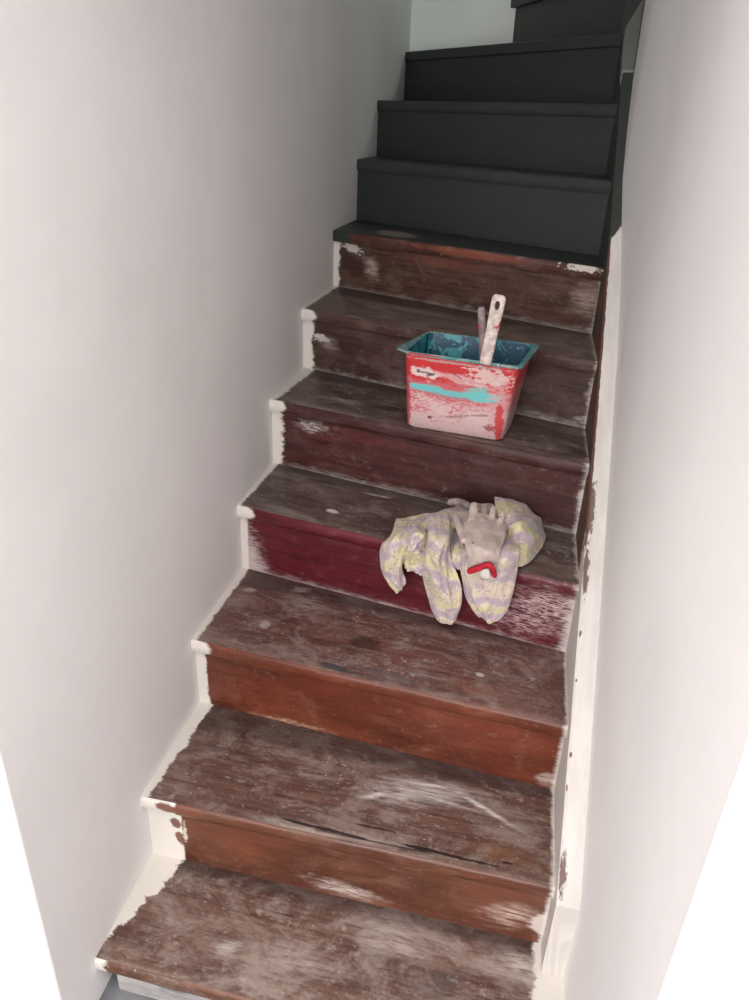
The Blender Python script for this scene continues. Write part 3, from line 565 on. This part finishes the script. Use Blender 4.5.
def rag_mat():
    N = NT('paisley_cotton', .85, .1); o = N.obj(); n1 = N.noise(o, 16, 3, .5, 1.6); n2 = N.noise(o, 9, 2, .5, .5); wv = N.node('ShaderNodeTexWave'); wv.wave_type = 'RINGS'
    wv.inputs['Scale'].default_value = 6; wv.inputs['Distortion'].default_value = 11; wv.inputs['Detail'].default_value = 3; wv.inputs['Detail Scale'].default_value = 1.3; N.put(wv.inputs['Vector'], o)
    ye, la, cr_ = rgb(198, 190, 142), rgb(172, 156, 166), rgb(202, 186, 170)
    c = N.mix(N.sm(n1, .33, .50), la, cr_); c = N.mix(N.math('MULTIPLY', N.math('MULTIPLY', N.sm(wv.outputs[0], .5, .85), N.sm(n2, .36, .52)), .8), c, ye); c = N.mix(N.math('MULTIPLY', N.math('MULTIPLY', N.sm(wv.outputs[0], .38, .12), N.sm(n1, .30, .48)), .9), c, la)
    lines = N.math('ABSOLUTE', N.math('SUBTRACT', N.noise(o, 26, 2, .5, 1.2), .5)); c = N.mix(N.math('MULTIPLY', N.sm(lines, .034, .012), .7), c, rgb(158, 144, 150))
    c = N.mix(N.math('MULTIPLY', N.sm(N.noise(o, 30, 4), .5, .75), .35), c, rgb(150, 136, 130))
    c = N.mix(N.math('MULTIPLY', N.sm(N.noise(o, 90, 2), .70, .73), .5), c, rgb(120, 106, 116))
    cre = N.math('ABSOLUTE', N.math('SUBTRACT', N.noise(o, 34, 3, .55, .8), .5)); N.color(c); N.bump(N.math('ADD', N.math('MULTIPLY', N.sm(cre, .0, .09), 1.0), N.math('MULTIPLY', N.noise(o, 420, 2), .12)), .22, .002); N.b.inputs['Sheen Weight'].default_value = .2; return N.m
rv, rf = [], []
for si, (nm, g) in enumerate(sheets.items()):
    nu, nv = (30, 18) if nm == 'back' else (22, 30); S = sheet([P(r) for r in g], nu, nv); base = len(rv)
    for i in range(nv+1):
        for j in range(nu+1):
            p = S[i][j]; a = S[min(i+1, nv)][j]-S[max(i-1, 0)][j]; b = S[i][min(j+1, nu)]-S[i][max(j-1, 0)]; n = b.cross(a)
            n = n.normalized() if n.length > 1e-9 else Vector((0, -1, 0))
            if n.dot(CAM-p) < 0: n = -n
            t, s = i/nv, j/nu
            r1 = 1-abs(mnoise.noise(Vector((s*3.2+t*1.2, t*1.6, si*5.3))))*2.2; r2 = 1-abs(mnoise.noise(Vector((s*6-t*2.4, t*3.0+s, si*3.1+9))))*2.2
            fold = max(r1, -.4)**3*.0075 + max(r2, -.4)**3*.0048 - .003 + mnoise.noise(Vector((s*13, t*11, si)))*.0008
            e = min(1, min(s, 1-s)*5+.25)
            q = p + n*fold*e
            if q.y > ynose(4, q.x)-.001 and q.z < Z4+.004: q.z = Z4+.004
            rv.append(q)
    for i in range(nv):
        for j in range(nu):
            a = base+i*(nu+1)+j; rf.append((a, a+1, a+nu+2, a+nu+1))
rag = mesh('rag', rv, rf, rag_mat())
tag(rag, 'crumpled yellow and lavender patterned cloth rag draped over a stair edge', 'rag')
for p in rag.data.polygons: p.use_smooth = True
so = rag.modifiers.new('thick', 'SOLIDIFY'); so.thickness = .0022; so.offset = 0
sb = rag.modifiers.new('sub', 'SUBSURF'); sb.levels = 1; sb.render_levels = 1

# glove lying on the rag
def glove_mat(name, a, b):
    N = NT(name, .8, .15); o = N.obj(); n = N.noise(o, 40, 4, .6); c = N.mix(N.sm(n, .35, .65), a, b); c = N.mix(N.math('MULTIPLY', N.sm(N.noise(o, 75, 2), .67, .71), .8), c, rgb(110, 84, 88)); N.color(c); N.bump(N.noise(o, 260, 3), .4, .0015); return N.m
M_gl = glove_mat('beige_glove_fabric', rgb(172, 156, 150), rgb(194, 178, 170)); M_gk = glove_mat('grey_glove_knit', rgb(110, 100, 100), rgb(150, 138, 134)); M_redc = glove_mat('red_cuff_knit', rgb(150, 28, 42), rgb(184, 44, 58)); M_lab = glove_mat('white_tag_fabric', rgb(206, 200, 190), rgb(226, 220, 210))
gl_root = tag(empty('work_glove', pt(482, 545, 'h', .06)), 'limp beige work glove with red cuff lying on the patterned rag', 'glove')
bm = bmesh.new()
def tube(bm, pts, radii, flat=.75, K=10):
    rows = []; n = len(pts)
    for i, (p, r) in enumerate(zip(pts, radii)):
        d = (pts[min(i+1, n-1)]-pts[max(i-1, 0)]).normalized(); w = d.cross((CAM-p).normalized()).normalized(); h = w.cross(d).normalized()
        rows.append([bm.verts.new(p + w*(r*math.cos(2*math.pi*k/K)) + h*(r*flat*math.sin(2*math.pi*k/K))) for k in range(K)])
    for a, b in zip(rows, rows[1:]):
        for k in range(K): bm.faces.new((a[k], a[(k+1) % K], b[(k+1) % K], b[k]))
    bm.faces.new(rows[0][::-1]); bm.faces.new(rows[-1])
palm = ['464,517,h.066 473,513,h.074 483,514,h.078 493,516,h.078 505,520,h.068', '463,526,h.068 472,523,h.078 483,523,h.080 494,524,h.080 507,530,h.068', '463,538,h.066 472,537,h.076 483,536,h.078 493,538,h.078 504,542,h.068',
        '466,552,d.056 474,551,d.068 482,550,d.072 491,552,d.07 500,555,d.06', '467,569,d.058 475,566,d.066 483,564,d.070 490,563,d.07 497,572,d.06']
S = sheet([P(r) for r in palm], 22, 26); top = []; bot = []
for i, r in enumerate(S):
    ta, tb = [], []
    for j, p in enumerate(r):
        s = j/22; t = i/26; th = .0065*max(.12, math.sin(math.pi*s))**.5; n = Vector((-.15, -.55, .82)).normalized()
        w = mnoise.noise(Vector((s*5, t*4, 3)))*.004 + mnoise.noise(Vector((s*11, t*8, 5)))*.0016
        ta.append(bm.verts.new(p + n*(th*.6+w))); tb.append(bm.verts.new(p - n*(th*.6-w*.6)))
    top.append(ta); bot.append(tb)
for i in range(26):
    for j in range(22):
        bm.faces.new((top[i][j], top[i+1][j], top[i+1][j+1], top[i][j+1])); bm.faces.new((bot[i][j], bot[i][j+1], bot[i+1][j+1], bot[i+1][j]))
    for j in (0, 22): bm.faces.new((top[i][j], bot[i][j], bot[i+1][j], top[i+1][j]))
for j in range(22):
    for i in (0, 26): bm.faces.new((top[i][j], top[i][j+1], bot[i][j+1], bot[i][j]))
def fing(s, rad): tube(bm, resample(P(s), 10), [rad*(.55 if i == 0 else .9 if i == 1 else 1) for i in range(11)])
fing('474.5,503.5,h.086 474,508,h.086 473,515,h.080 472,522,h.074', .0105)
fing('493.5,506.5,h.090 493,511,h.088 492,517,h.082 491,524,h.074', .0072)
fing('502.5,512,h.088 502,516,h.084 500,522,h.078 498,528,h.072', .0066)
fing('483,505,h.066 484,509,h.07 484,515,h.074 484,521,h.074', .0100)
fing('456,514.5,h.070 457,521,h.070 460,530,h.068 464,541,h.066', .0082)
bmesh.ops.recalc_face_normals(bm, faces=bm.faces)
me = bpy.data.meshes.new('glove_body'); bm.to_mesh(me); bm.free(); me.materials.append(M_gl)
gb = bpy.data.objects.new('glove_body', me); col.objects.link(gb); gb.parent = gl_root; gb.matrix_parent_inverse = gl_root.matrix_world.inverted()
rm = gb.modifiers.new('one_skin', 'REMESH'); rm.mode = 'VOXEL'; rm.voxel_size = .0018; rm.use_smooth_shade = True
sm_ = gb.modifiers.new('soft', 'SMOOTH'); sm_.iterations = 4; sm_.factor = .5
def tube_obj(name, s, radii, mat, n=14, flat=.8, lab=None):
    b = bmesh.new(); pts = resample(P(s), n); rr = [radii[0] + (radii[1]-radii[0])*i/n for i in range(n+1)]; rr[0] *= .6; rr[-1] *= .6
    tube(b, pts, rr, flat, 12); bmesh.ops.recalc_face_normals(b, faces=b.faces); m = bpy.data.meshes.new(name); b.to_mesh(m); b.free(); m.materials.append(mat)
    o = bpy.data.objects.new(name, m); col.objects.link(o); o.parent = gl_root; o.matrix_parent_inverse = gl_root.matrix_world.inverted(); smooth(o, 60)
    if lab: o['label'] = lab
    return o
tube_obj('cuff', '468,571.5,d.072 473,570,d.076 480,567.5,d.082 487,565,d.084 491,566.5,d.084 493,571,d.080 495,577,d.072', (.0072, .0056), M_redc, 20, .9, 'rolled red knitted cuff')
tube_obj('knit_lining', '448,503,h.055 455,501.5,h.062 463,503,h.068 470,507,h.070', (.0080, .0085), M_gk, 12, .8, 'dark grey knitted finger turned to the left')
tg = sheet([P('480,571,d.068 484,569,d.072 489,569,d.07'), P('480,576,d.066 485,575,d.07 490,575,d.068'), P('483,579,d.062 487,579,d.064 490,579,d.062')], 6, 6)
tv = [p for r in tg for p in r]; o = mesh('label_tag', tv, [(i*7+j, i*7+j+1, i*7+j+8, i*7+j+7) for i in range(6) for j in range(6)], M_lab, gl_root); smooth(o); o['label'] = 'small white fabric tag at the cuff'
m = o.modifiers.new('thick', 'SOLIDIFY'); m.thickness = .001
